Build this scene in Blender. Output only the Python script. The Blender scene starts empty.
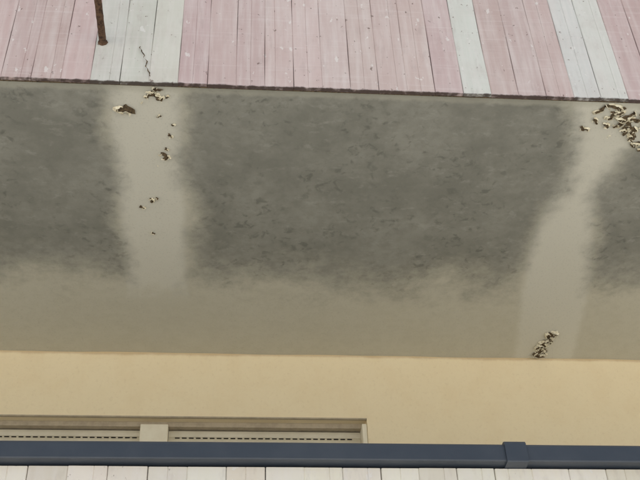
import bpy, math, random
import numpy as np
from mathutils import Vector, Matrix
random.seed(7); np.random.seed(7)
scene=bpy.context.scene
H=3.39; D=3.0; W=5.047; GZ=-1.6
# ---------------------------------------------------------------- helpers
def link(ob,parent=None):
    scene.collection.objects.link(ob)
    if parent: ob.parent=parent
    return ob
def empty(name):
    e=bpy.data.objects.new(name,None); e.empty_display_size=0.2; return link(e)
def mesh(name,verts,faces,mat=None,parent=None,smooth=False):
    me=bpy.data.meshes.new(name); me.from_pydata(verts,[],faces); me.update()
    if mat: me.materials.append(mat)
    if smooth:
        for p in me.polygons: p.use_smooth=True
    return link(bpy.data.objects.new(name,me),parent)
def boxdata(x0,x1,y0,y1,z0,z1,vs,fs):
    b=len(vs)
    vs+=[(x0,y0,z0),(x1,y0,z0),(x1,y1,z0),(x0,y1,z0),(x0,y0,z1),(x1,y0,z1),(x1,y1,z1),(x0,y1,z1)]
    fs+=[tuple(b+i for i in f) for f in ((0,3,2,1),(4,5,6,7),(0,1,5,4),(1,2,6,5),(2,3,7,6),(3,0,4,7))]
def boxes(name,lst,mat,parent=None,bevel=0):
    vs=[];fs=[]
    for b in lst: boxdata(*b,vs,fs)
    ob=mesh(name,vs,fs,mat,parent)
    if bevel:
        m=ob.modifiers.new("bevel",'BEVEL'); m.width=bevel; m.segments=2
    return ob
class NM:
    def __init__(s,name,rough=0.8,spec=0.3):
        s.m=bpy.data.materials.new(name); s.m.use_nodes=True
        s.t=s.m.node_tree; s.n=s.t.nodes; s.b=s.n["Principled BSDF"]
        s.b.inputs["Roughness"].default_value=rough
        s.b.inputs["Specular IOR Level"].default_value=spec
        s.co=s.n.new("ShaderNodeTexCoord").outputs["Object"]
    def L(s,a,b): s.t.links.new(a,b)
    def set(s,inp,v):
        if hasattr(v,"is_output"): s.L(v,inp)
        else:
            if isinstance(v,tuple) and len(v)==3 and inp.type=='RGBA': v=(*v,1)
            inp.default_value=v
    def mapping(s,scale,loc=(0,0,0)):
        m=s.n.new("ShaderNodeMapping"); s.L(s.co,m.inputs[0]); m.inputs["Scale"].default_value=scale; m.inputs["Location"].default_value=loc
        return m.outputs[0]
    def noise(s,scale,detail=3,rough=0.55,vec=None,dist=0.0):
        n=s.n.new("ShaderNodeTexNoise"); s.L(vec or s.co,n.inputs["Vector"])
        n.inputs["Scale"].default_value=scale; n.inputs["Detail"].default_value=detail; n.inputs["Roughness"].default_value=rough
        n.inputs["Distortion"].default_value=dist
        return n.outputs["Fac"]
    def math(s,op,a,b=0.0,c=0.0):
        n=s.n.new("ShaderNodeMath"); n.operation=op
        s.set(n.inputs[0],a); s.set(n.inputs[1],b); s.set(n.inputs[2],c)
        return n.outputs[0]
    def step(s,v,a,b,lo=0.0,hi=1.0):
        n=s.n.new("ShaderNodeMapRange"); n.interpolation_type='SMOOTHSTEP'
        if b<a: a,b,lo,hi=b,a,hi,lo
        s.set(n.inputs[0],v); n.inputs[1].default_value=a; n.inputs[2].default_value=b
        n.inputs[3].default_value=lo; n.inputs[4].default_value=hi
        return n.outputs[0]
    def mix(s,f,a,b,mode='MIX'):
        n=s.n.new("ShaderNodeMix"); n.data_type='RGBA'; n.blend_type=mode
        s.set(n.inputs[0],f); s.set(n.inputs[6],a); s.set(n.inputs[7],b)
        return n.outputs[2]
    def attr(s,name):
        n=s.n.new("ShaderNodeAttribute"); n.attribute_name=name; return n
    def sep(s):
        n=s.n.new("ShaderNodeSeparateXYZ"); s.L(s.co,n.inputs[0]); return n.outputs
    def bump(s,h,strength=0.3,dist=0.002,normal=None):
        n=s.n.new("ShaderNodeBump"); s.L(h,n.inputs["Height"]); n.inputs["Strength"].default_value=strength
        n.inputs["Distance"].default_value=dist
        if normal: s.L(normal,n.inputs["Normal"])
        s.L(n.outputs[0],s.b.inputs["Normal"]); return n.outputs[0]
    def color(s,c): s.set(s.b.inputs["Base Color"],c)
# ---------------------------------------------------------------- materials
def mat_soffit():
    m=NM("damp_plaster",0.85,0.2)
    damp=m.attr("damp").outputs["Fac"]; pat=m.attr("patch").outputs["Fac"]
    xyz=m.sep()
    N3=m.noise(3.2,5,0.6); N17=m.noise(17,5,0.65)
    n1=m.math('MULTIPLY',m.math('SUBTRACT',N3,0.5),0.22)
    n2=m.math('MULTIPLY',m.math('SUBTRACT',N17,0.5),0.08)
    v=m.math('ADD',m.math('ADD',damp,n1),n2)
    dark=m.step(v,-0.08,0.08)
    pv=m.math('ADD',pat,n2)
    light=m.step(pv,-0.02,0.03)
    base=m.mix(m.step(N17,0.35,0.7),(0.56,0.54,0.445),(0.53,0.51,0.415))
    lightc=m.mix(N17,(0.64,0.63,0.55),(0.70,0.69,0.61))
    c=m.mix(m.math('MULTIPLY',light,0.65),base,lightc)
    darkc=m.mix(m.step(N3,0.32,0.68),(0.205,0.206,0.178),(0.285,0.284,0.248))
    darkc=m.mix(m.step(N17,0.40,0.66,0,0.4),darkc,(0.175,0.176,0.152))
    c=m.mix(m.math('MULTIPLY',dark,0.94),c,darkc)
    bl=m.step(m.noise(24,4,0.55,None,0.5),0.53,0.70)
    bl2=m.step(m.noise(3,2,0.5,m.mapping((1,1,1),(9,1,3))),0.36,0.58)
    c=m.mix(m.math('MULTIPLY',m.math('MULTIPLY',bl,bl2),m.math('MULTIPLY',dark,0.55)),c,(0.115,0.117,0.10))
    sl=m.step(m.noise(12,5,0.7,m.mapping((1,1.6,1),(2,7,0))),0.55,0.72)
    c=m.mix(m.math('MULTIPLY',m.math('MULTIPLY',sl,dark),0.35),c,(0.42,0.415,0.37))
    fine=m.noise(120,2,0.6)
    c=m.mix(m.step(fine,0.55,0.75,0,0.18),c,(0.16,0.16,0.13))
    ed=m.step(m.math('ADD',xyz[1],m.math('MULTIPLY',N17,0.03)),3.09,3.065)
    c=m.mix(m.math('MULTIPLY',ed,0.45),c,(0.46,0.45,0.37))
    m.color(c)
    m.bump(m.math('ADD',N17,m.math('MULTIPLY',fine,0.25)),0.25,0.004)
    return m.m
def mat_boards(name,zb,dirt=1.0):
    m=NM(name,0.75,0.25)
    col=m.attr("bcol").outputs["Color"]
    xyz=m.sep()
    streak=m.noise(1,4,0.6,m.mapping((34,34,2.4)))
    c=m.mix(m.step(streak,0.36,0.72,0,0.55),col,m.mix(0.6,col,(0.78,0.75,0.73)))
    N9=m.noise(6,5,0.62)
    c=m.mix(m.step(N9,0.40,0.68,0,0.35),c,m.mix(1.0,c,(0.86,0.80,0.79),'MULTIPLY'))
    gr=m.step(m.noise(26,4,0.65,m.mapping((1,1,0.3))),0.52,0.70)
    c=m.mix(m.math('MULTIPLY',gr,0.18),c,(0.34,0.28,0.27))
    hz=m.step(m.noise(1,3,0.6,m.mapping((3,3,60))),0.53,0.70)
    c=m.mix(m.math('MULTIPLY',hz,0.18),c,(0.76,0.73,0.72))
    ch=m.step(m.math('ADD',m.noise(42,5,0.62,m.mapping((1,1,0.7),(3,0,1))),m.math('MULTIPLY',N9,0.16)),0.735,0.755)
    c=m.mix(m.math('MULTIPLY',ch,0.75*dirt),c,(0.17,0.12,0.10))
    ch2=m.step(m.math('ADD',m.noise(20,5,0.6,m.mapping((1,1,0.5),(8,0,5))),m.math('MULTIPLY',N9,0.25)),0.77,0.785)
    c=m.mix(m.math('MULTIPLY',ch2,0.55),c,(0.78,0.77,0.75))
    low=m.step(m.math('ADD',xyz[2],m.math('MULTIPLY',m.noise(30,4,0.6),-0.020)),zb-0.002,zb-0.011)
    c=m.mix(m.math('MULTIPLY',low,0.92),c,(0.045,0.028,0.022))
    m.color(c)
    m.bump(m.math('ADD',streak,m.math('ADD',m.math('MULTIPLY',N9,0.6),m.math('MULTIPLY',ch,-1.2))),0.5,0.002)
    return m.m
def mat_wall():
    m=NM("yellow_stucco",0.9,0.2)
    xyz=m.sep()
    N7=m.noise(7,5,0.65); N45=m.noise(45,4,0.7)
    c=m.mix(m.noise(1.3,2),(0.85,0.72,0.475),(0.87,0.755,0.52))
    c=m.mix(m.step(N7,0.42,0.7,0,0.3),c,(0.80,0.65,0.41))
    c=m.mix(m.step(N45,0.52,0.72,0,0.35),c,(0.73,0.60,0.39))
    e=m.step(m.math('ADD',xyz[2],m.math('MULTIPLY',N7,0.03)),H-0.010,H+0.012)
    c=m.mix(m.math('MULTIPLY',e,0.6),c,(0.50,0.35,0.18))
    m.color(c)
    m.bump(N45,0.5,0.005)
    return m.m
def mat_simple(name,c1,c2,scale=20,rough=0.6,spec=0.4,bump=0.2,metal=0.0,bd=0.001,mask=(0.35,0.7)):
    m=NM(name,rough,spec)
    m.b.inputs["Metallic"].default_value=metal
    n=m.noise(scale,4,0.62)
    m.color(m.mix(m.step(n,*mask),c1,c2))
    if bump: m.bump(n,bump,bd)
    return m.m
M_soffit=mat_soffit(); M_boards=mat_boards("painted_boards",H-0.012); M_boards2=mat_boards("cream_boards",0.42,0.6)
M_wall=mat_wall()
M_conc=mat_simple("old_concrete",(0.30,0.28,0.24),(0.20,0.19,0.165),14,0.9,0.2,0.4)
M_navy=mat_simple("navy_painted_steel",(0.040,0.052,0.070),(0.050,0.062,0.080),9,0.42,0.5,0.08)
M_shut=mat_simple("cream_pvc_slats",(0.68,0.62,0.47),(0.61,0.55,0.41),7,0.5,0.4,0.05)
M_frame=mat_simple("cream_window_frame",(0.84,0.78,0.61),(0.78,0.71,0.54),12,0.5,0.4,0.1)
M_trim=mat_simple("bronze_lintel_trim",(0.47,0.40,0.29),(0.38,0.32,0.23),25,0.6,0.4,0.15)
M_slot=mat_simple("slot_shadow_gap",(0.02,0.018,0.014),(0.03,0.025,0.02),30,0.9,0.1)
M_rust=mat_simple("rusty_iron",(0.15,0.09,0.055),(0.045,0.028,0.02),70,0.85,0.3,0.8,0.3,0.002)
M_hole=mat_simple("bare_rusty_render",(0.17,0.125,0.075),(0.05,0.038,0.026),75,0.95,0.1,0.8,0,0.003)
M_flake=mat_simple("peeling_paint_flake",(0.80,0.76,0.60),(0.56,0.49,0.34),60,0.7,0.3,0.3)
M_ground=mat_simple("pale_concrete_yard",(0.70,0.68,0.64),(0.64,0.62,0.58),2.2,0.9,0.2,0.0)
M_glass=mat_simple("dark_glass",(0.03,0.035,0.04),(0.04,0.045,0.05),2,0.08,0.6,0.0)

# ---------------------------------------------------------------- soffit grid with damp fields
def lerp(y,pts):
    ys=[p[1] for p in pts]; xs=[p[0] for p in pts]
    return np.interp(y,ys,xs)
def soffit_grid(name,z,y0,y1,x0,x1,step,parent):
    nx=int(round((x1-x0)/step))+1; ny=int(round((y1-y0)/step))+1
    gx,gy=np.meshgrid(np.linspace(x0,x1,nx),np.linspace(y0,y1,ny))
    zz=z+0.0016*np.sin(gx*5.1+gy*3.3)+0.0012*np.sin(gx*11-gy*7)
    vs=np.stack([gx.ravel(),gy.ravel(),zz.ravel()],1)
    idx=np.arange(nx*ny).reshape(ny,nx)
    fs=np.stack([idx[:-1,:-1],idx[1:,:-1],idx[1:,1:],idx[:-1,1:]],-1).reshape(-1,4)
    me=bpy.data.meshes.new(name); me.from_pydata(vs.tolist(),[],fs.tolist()); me.update()
    for p in me.polygons: p.use_smooth=True
    x=gx.ravel(); y=gy.ravel()
    bot=(4.31+0.03*np.sin(x*2)-y)*0.34
    mid=np.minimum.reduce([(x+0.22+0.02*np.sin(y*6))*0.9, lerp(y,[(1.46,3.0),(1.55,3.25),(1.58,3.43),(1.54,3.67),(1.51,3.98),(1.49,4.4)])-x, bot])
    left=np.minimum(-0.56-x,bot+0.0)
    right=np.minimum(x-lerp(y,[(2.2,3.0),(1.95,3.2),(1.80,3.33),(1.76,3.66),(1.82,3.96),(1.92,4.25)]),bot)
    damp=np.maximum.reduce([mid,left,right])
    c2=np.minimum(x-lerp(y,[(1.46,3.0),(1.54,3.43),(1.51,3.67),(1.50,3.98),(1.55,4.4),(1.64,4.96)]),
                  lerp(y,[(2.1,3.0),(1.80,3.33),(1.76,3.66),(1.82,3.96),(1.90,4.25),(2.0,5.0)])-x)
    c1=np.minimum.reduce([x+0.56,-0.24-x,(4.5-y)*0.2])
    patch=np.maximum(c1,c2)
    for nm,a in (("damp",damp),("patch",patch)):
        at=me.attributes.new(nm,'FLOAT','POINT'); at.data.foreach_set("value",a.astype(np.float32))
    me.materials.append(M_soffit)
    return link(bpy.data.objects.new(name,me),parent)

# ---------------------------------------------------------------- boards
PINK=(0.55,0.435,0.42)
def boards(name,z0,z1,colfn,mat,parent,x0k=-30,x1k=40,wd=0.1225,start=-0.62,y=3.0,jit=1.0):
    vs=[];fs=[];cols=[]
    for k in range(x0k,x1k):
        a=start+k*wd+0.0006+random.uniform(-.0008,.0008); b=start+(k+1)*wd-0.0006+random.uniform(-.0008,.0008)
        c=0.0026; yo=y+random.uniform(-0.0012,0.0012); t=0.016
        prof=[(a,yo+t),(a,yo+c),(a+c,yo)]
        if random.random()<0.5:
            gx=a+(b-a)*random.choice((0.5,0.5,0.66,0.36))
            prof+=[(gx-0.0018,yo),(gx,yo+0.002),(gx+0.0018,yo)]
        prof+=[(b-c,yo),(b,yo+c),(b,yo+t)]
        n=len(prof); nz=9; base=len(vs); zb=z0+random.uniform(-0.0015,0.0015); sl=random.uniform(-0.0015,0.0015)
        for j in range(nz):
            tt=j/(nz-1); z=zb+(z1-zb)*tt**1.5
            for (px,py) in prof:
                vs.append((px+0.0010*math.sin(z*9+k*2.1),py+0.0010*math.sin(z*6+k*1.3),z+(sl*(px-a)/(b-a) if j==0 else 0)))
        for j in range(nz-1):
            for i in range(n-1):
                fs.append((base+j*n+i,base+j*n+i+1,base+(j+1)*n+i+1,base+(j+1)*n+i))
            fs.append((base+j*n+n-1,base+j*n,base+(j+1)*n,base+(j+1)*n+n-1))
        fs.append(tuple(base+i for i in range(n))[::-1]); fs.append(tuple(base+(nz-1)*n+i for i in range(n)))
        col=colfn(k); j=random.uniform(0.96,1.04)
        col=tuple(min(0.85,q*j*random.uniform(0.985,1.015)) for q in col)
        cols+=[(*col,1)]*(n*nz)
    ob=mesh(name,vs,fs,mat,parent)
    at=ob.data.attributes.new("bcol",'FLOAT_COLOR','POINT'); at.data.foreach_set("color",np.array(cols,dtype=np.float32).ravel())
    return ob
def upcol(k):
    if k in (0,1,2): return (0.60,0.60,0.55)
    if k==13: return (0.62,0.64,0.61)
    if k in (17,18): return (0.66,0.67,0.64)
    if k in (-22,-14,-13,26,33): return (0.60,0.61,0.58)
    if 3<k<13:
        f=[0.02,0.10,0.18,0.30,0.34,0.22,0.16,0.25,0.12][k-4]
        return tuple(p*(1-f)+q*f for p,q in zip(PINK,(0.72,0.64,0.62)))
    return PINK

# ---------------------------------------------------------------- peeling paint
def blob(r,n=13,el=1.0,rot=0.0,jit=0.35):
    pts=[]; ph=[random.uniform(0,6.28) for _ in range(3)]
    for i in range(n):
        a=2*math.pi*i/n
        rr=r*(1+jit*0.6*math.sin(2*a+ph[0])+jit*0.5*math.sin(3*a+ph[1])+random.uniform(-jit,jit)*0.45)
        x=rr*math.cos(a)*el; y=rr*math.sin(a)
        pts.append((x*math.cos(rot)-y*math.sin(rot),x*math.sin(rot)+y*math.cos(rot)))
    return pts
def peel_set(items,name,parent):
    """items: (x,y,r,elong,rot,nflakes) - bare patch, lifted paint rim around it, curled flakes"""
    hv=[];hf=[];fv=[];ff=[]; cnt=0
    for (x,y,r,el,rot,nf) in items:
        if r>0.006:
            pts=blob(r,19,el,rot,0.6); b=len(hv); cnt+=1
            zz=H-0.0040-0.00025*(cnt%9)
            hv.append((x,y,zz)); hv+=[(x+p[0],y+p[1],zz) for p in pts]
            n=len(pts); hf+=[(b,b+1+(i+1)%n,b+1+i) for i in range(n)]
            s0=random.randrange(n); ln=random.randint(n//3,n-7); b=len(fv)
            for q in range(ln):
                p=pts[(s0+q)%n]; t=math.sin(math.pi*q/(ln-1)); dr=(0.0015+0.009*t*random.uniform(.4,1))*min(1,r/0.016)
                k=1.0-0.38*t*random.uniform(.3,1)
                fv+=[(x+p[0]*1.14,y+p[1]*1.14,H-0.0028),(x+p[0],y+p[1],H-0.0072),(x+p[0]*k,y+p[1]*k,H-0.0072-dr)]
            for q in range(ln-1):
                for w_ in (0,1): ff.append((b+3*q+w_,b+3*q+w_+1,b+3*q+w_+4,b+3*q+w_+3))
        for q in range(max(0,nf-1) if r>0.006 else nf):
            a=random.uniform(0,6.28); hx=x+math.cos(a)*r*el*random.uniform(.8,1.25); hy=y+math.sin(a)*r*random.uniform(.8,1.25)
            fr=random.uniform(0.2,0.42)*max(r,0.010); pts=blob(fr,9,random.uniform(.8,2.2),random.uniform(0,3.14),0.7)
            d=random.uniform(0,6.28); dx,dy=math.cos(d),math.sin(d); ang=random.uniform(0.1,0.6); curl=random.uniform(0.3,1.3)
            b=len(fv)
            def mp(px,py):
                s=(px*dx+py*dy)+fr; t=-px*dy+py*dx
                s=max(s,0)
                th=ang+curl*s/(2*fr)
                drop=s*math.sin(th); run=s*math.cos(th)
                return (hx+dx*(run-fr)-dy*t, hy+dy*(run-fr)+dx*t, H-0.0065-drop*0.8)
            fv.append(mp(0,0)); n=len(pts)
            for rg in (0.5,1.0):
                fv+=[mp(p[0]*rg,p[1]*rg) for p in pts]
            ff+=[(b,b+1+(i+1)%n,b+1+i) for i in range(n)]
            ff+=[(b+1+i,b+1+(i+1)%n,b+1+n+(i+1)%n,b+1+n+i) for i in range(n)]
    mesh(name+"_bare_patches",hv,hf,M_hole,parent)
    o=mesh(name+"_flakes",fv,ff,M_flake,parent,False)
    s=o.modifiers.new("t",'SOLIDIFY'); s.thickness=0.0006

# ================================================================ UPPER BALCONY
bal=empty("balcony")
XL,XR=-4.3,4.25
soffit_grid("damp_soffit",H,3.02,W,XL,XR,0.02,bal)
boxes("slab",[(XL,XR,3.022,W,H+0.012,H+0.18)],M_conc,bal)
boxes("parapet_core",[(XL,XR,3.024,3.12,H+0.182,H+1.08)],M_conc,bal)
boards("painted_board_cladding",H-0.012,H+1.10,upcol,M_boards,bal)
boxes("coping",[(XL-.02,XR+.05,2.97,3.15,H+1.102,H+1.15)],M_conc,bal,0.006)
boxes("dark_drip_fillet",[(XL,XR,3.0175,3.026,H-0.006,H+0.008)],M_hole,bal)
items=[(-0.485,3.165,0.027,1.25,0.3,5),(-0.36,3.075,0.018,1.2,0.2,5),(-0.33,3.10,0.014,1,0,3),(-0.385,3.085,0.012,1,0,3),(-0.30,3.085,0.008,1,0,2),(-0.345,3.045,0.012,1.4,0,3),
 (-0.32,3.45,0.018,1.2,0.5,4),(-0.315,3.40,0.009,1,0,2),(-0.297,3.316,0.010,1,0,3),(-0.395,3.75,0.013,1.0,0,4),(-0.37,3.735,0.007,1,0,2),(-0.445,3.80,0.010,1.4,0.6,3),
 (-0.40,3.99,0.008,1,0,3),(-0.34,3.20,0.008,1,0,2),(-0.41,3.13,0.006,1,0,1),(-0.28,3.25,0.008,1,0,2),(-0.355,3.50,0.006,1,0,1),(-0.39,3.39,0.005,1,0,1),
 (1.66,3.05,0.018,1.8,0.1,3),(1.60,3.14,0.010,1.7,0.8,2),(1.64,3.12,0.008,1,0,2),(1.56,3.19,0.012,1.6,0.7,2),(1.70,3.09,0.014,1,0,2),(1.75,3.20,0.014,1.4,2,3),(1.82,3.28,0.014,1.5,.4,3),(1.70,3.17,0.009,1,0,2)]
for i in range(115):
    x=random.gauss(1.88,0.14); y=3.045+abs(random.gauss(0,0.11))
    if x<1.60: continue
    r=random.choice((0.005,0.007,0.010,0.014,0.018)); items.append((x,y,r,random.uniform(.8,1.9),random.uniform(0,3.1),random.choice((1,2,3))))
for i in range(20):
    t=i/19; w_=0.030*math.sin(math.pi*(0.25+0.6*t)); items.append((1.785+0.035*t+random.uniform(-w_,w_),5.01-0.23*t,random.choice((0.008,0.012,0.018,0.022)),random.uniform(.8,1.6),random.uniform(0,3),3))
peel_set(items,"peeling_paint",bal)
vs=[];fs=[]
px=-0.425; n=16
for i in range(n+1):
    z=3.60-0.195*i/n; px+=random.uniform(-0.006,0.011); w=0.001+0.0018*random.random()
    vs+=[(px-w,2.9930-0.006*math.sin(i*0.7)**2,z),(px+w,2.9925,z+0.002)]
    if i: fs.append((2*i-2,2*i-1,2*i+1,2*i))
mesh("lifted_paint_strip",vs,fs,M_hole,bal)

# ================================================================ DRAIN SPOUT
sp=empty("drain_pipe")
def tube(name,p0,p1,r0,r1,mat,parent,seg=20,n=14,wob=0.0):
    p0=Vector(p0);p1=Vector(p1);d=(p1-p0).normalized(); u=d.orthogonal().normalized(); v=d.cross(u)
    vs=[];fs=[]
    for j in range(n+1):
        c=p0.lerp(p1,j/n)
        for i in range(seg):
            a=2*math.pi*i/seg; r=(r0+(r1-r0)*j/n)*(1+random.uniform(-wob,wob))
            vs.append(tuple(c+u*math.cos(a)*r+v*math.sin(a)*r))
    for j in range(n):
        for i in range(seg):
            fs.append((j*seg+i,j*seg+(i+1)%seg,(j+1)*seg+(i+1)%seg,(j+1)*seg+i))
    b=len(vs)
    for j in (n,n-3):
        c=p0.lerp(p1,j/n)
        for i in range(seg):
            a=2*math.pi*i/seg; vs.append(tuple(c+u*math.cos(a)*r1*.8+v*math.sin(a)*r1*.8))
    for i in range(seg):
        k=(i+1)%seg
        fs.append((n*seg+i,n*seg+k,b+k,b+i)); fs.append((b+i,b+k,b+seg+k,b+seg+i))
    fs.append(tuple(b+seg+i for i in range(seg)))
    return mesh(name,vs,fs,mat,parent,True)
tube("spout",(-0.590,3.01,3.625),(-0.592,2.66,3.615),0.0155,0.0155,M_rust,sp,22,18,0.06)
tube("flange",(-0.590,2.999,3.625),(-0.590,2.992,3.625),0.021,0.018,M_rust,sp,22,4,0.08)

# ================================================================ BUILDING
bd=empty("apartment_building")
wx0,wx1,wzt,wzb=-1.62,0.755,2.975,0.62
TOP=6.0
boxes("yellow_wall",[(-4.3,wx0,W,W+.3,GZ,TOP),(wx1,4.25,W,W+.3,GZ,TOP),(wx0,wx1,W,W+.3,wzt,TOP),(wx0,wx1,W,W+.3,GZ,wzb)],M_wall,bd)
boxes("roof",[(-4.6,4.5,4.6,9.2,TOP,TOP+.25)],M_conc,bd,0.02)
boxes("side_and_back_walls",[(-4.3,-4.0,W+.302,9,GZ,TOP-.002),(3.95,4.25,W+.302,9,GZ,TOP-.002),(-3.998,3.948,8.7,9,GZ,TOP-.002)],M_wall,bd)
wn=empty("roller_shutter_window")
R=W+0.09
boxes("lintel_trim",[(wx0-0.001,wx1-0.001,W-0.004,W+0.010,wzt-0.008,wzt-0.001)],M_trim,wn)
boxes("shutter_box_lip",[(wx0+.001,wx1-.001,R-0.030,R+0.05,wzt-0.030,wzt-0.0005)],M_trim,wn)
boxes("jambs",[(wx1-0.028,wx1-0.001,W+0.006,R+0.03,wzb,wzt-0.031),(wx0+0.001,wx0+0.028,W+0.006,R+0.03,wzb,wzt-0.031)],M_frame,wn,0.003)
boxes("mullion",[(-0.485,-0.335,W+0.030,R+0.05,wzb,wzt-0.031)],M_frame,wn,0.004)
def shutter(name,x0,x1):
    p=0.048;z=2.940
    vs=[];fs=[]
    zs=[]
    while z>wzb+0.05:
        for a,b in ((0.000,0.006),(0.004,0.0005),(0.012,-0.003),(0.022,-0.0045),(0.032,-0.003),(0.040,0.0005),(0.0425,0.006)):
            zs.append((z-a,R+b))
        z-=p
    for (zz,yy) in zs: vs+=[(x0,yy,zz),(x1,yy,zz)]
    for i in range(len(zs)-1): fs.append((2*i,2*i+2,2*i+3,2*i+1))
    mesh(name+"_slats",vs,fs,M_shut,wn)
    sl=[];z=2.940-0.0455
    while z>wzb+0.1:
        x=x0+0.035
        while x<x1-0.04:
            sl.append((x,x+0.026,R+0.0030,R+0.0056,z-0.0028,z+0.0030)); x+=0.038
        z-=p
    boxes(name+"_slots",sl,M_slot,wn)
shutter("shutter_a",wx0+.029,-0.487); shutter("shutter_b",-0.333,wx1-.029)
boxes("glazing_behind",[(wx0+.03,wx1-.03,R+0.10,R+0.11,wzb,wzt-.04)],M_glass,wn)

# ================================================================ LOWER BALCONY
b2=empty("balcony")
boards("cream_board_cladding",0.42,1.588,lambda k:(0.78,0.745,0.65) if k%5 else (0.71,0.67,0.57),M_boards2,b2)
boxes("parapet_core",[(XL,XR,3.024,3.12,0.60,1.585)],M_conc,b2)
boxes("slab",[(XL,XR,3.022,W-0.001,0.42,0.599)],M_conc,b2)
rl=empty("metal_railing")
def cap(name,x0,x1,y0,y1,z0,z1,g=0.0):
    prof=[(y0+0.012,z0),(y0,z0),(y0-0.002,z0+0.004),(y0,z1-0.012),(y0+0.006,z1-0.003),(y0+0.016,z1),(y1,z1),(y1,z0)]
    vs=[];fs=[];n=len(prof); N=40
    for j in range(N+1):
        x=x0+(x1-x0)*j/N
        for (y,z) in prof: vs.append((x,y+0.0008*math.sin(x*3.1)*g,z+0.0012*math.sin(x*2.3+1)*g))
    for j in range(N):
        for i in range(n): 
            k=(i+1)%n; fs.append((j*n+i,j*n+k,(j+1)*n+k,(j+1)*n+i))
    fs.append(tuple(range(n))); fs.append(tuple(N*n+i for i in range(n))[::-1])
    return mesh(name,vs,fs,M_navy,rl)
cap("cap_rail",XL-.05,XR+.05,2.965,3.14,1.596,1.662,1)
cap("joint_collar",0.885,0.955,2.958,3.147,1.590,1.669)
cap("joint_collar_b",-3.1,-3.03,2.958,3.147,1.590,1.669)

# ================================================================ GROUND, LIGHT, CAMERA
mesh("ground",[(-400,-400,GZ),(400,-400,GZ),(400,400,GZ),(-400,400,GZ)],[(0,1,2,3)],M_ground)
w=bpy.data.worlds.new("World"); scene.world=w; w.use_nodes=True
nt=w.node_tree; sky=nt.nodes.new("ShaderNodeTexSky"); sky.sky_type='NISHITA'; sky.sun_disc=False
EL=math.radians(73); AZ=math.radians(20)   # sun high behind the building: facade in open shade, yard sunlit
sky.sun_elevation=EL; sky.sun_rotation=AZ
sky.dust_density=3.0
hs=nt.nodes.new("ShaderNodeHueSaturation"); hs.inputs["Saturation"].default_value=0.45   # hazy, milky sky
nt.links.new(sky.outputs[0],hs.inputs["Color"]); nt.links.new(hs.outputs[0],nt.nodes["Background"].inputs[0]); nt.nodes["Background"].inputs[1].default_value=0.15
sd=Vector((math.sin(AZ)*math.cos(EL),math.cos(AZ)*math.cos(EL),math.sin(EL)))
l=bpy.data.lights.new("sun",'SUN'); l.energy=5.0; l.angle=math.radians(3); l.color=(1,0.975,0.93)
lo=bpy.data.objects.new("sun",l); link(lo); lo.rotation_euler=(-sd).to_track_quat('-Z','Y').to_euler()
f=1050
Xc=Vector((12857,-309,-f)).normalized(); Zc=Vector((-56,1250,-f)); Zc=(Zc-Xc*Zc.dot(Xc)).normalized(); Yc=Zc.cross(Xc)
cd=bpy.data.cameras.new("camera"); cam=bpy.data.objects.new("camera",cd); link(cam)
cam.matrix_world=Matrix((Xc,Yc,Zc)).to_4x4()
cd.sensor_width=36; cd.sensor_fit='HORIZONTAL'; cd.lens=36*f/640; cd.clip_end=2000; cd.clip_start=0.05
scene.camera=cam
scene.view_settings.view_transform='Standard'; scene.view_settings.look='None'; scene.view_settings.exposure=0
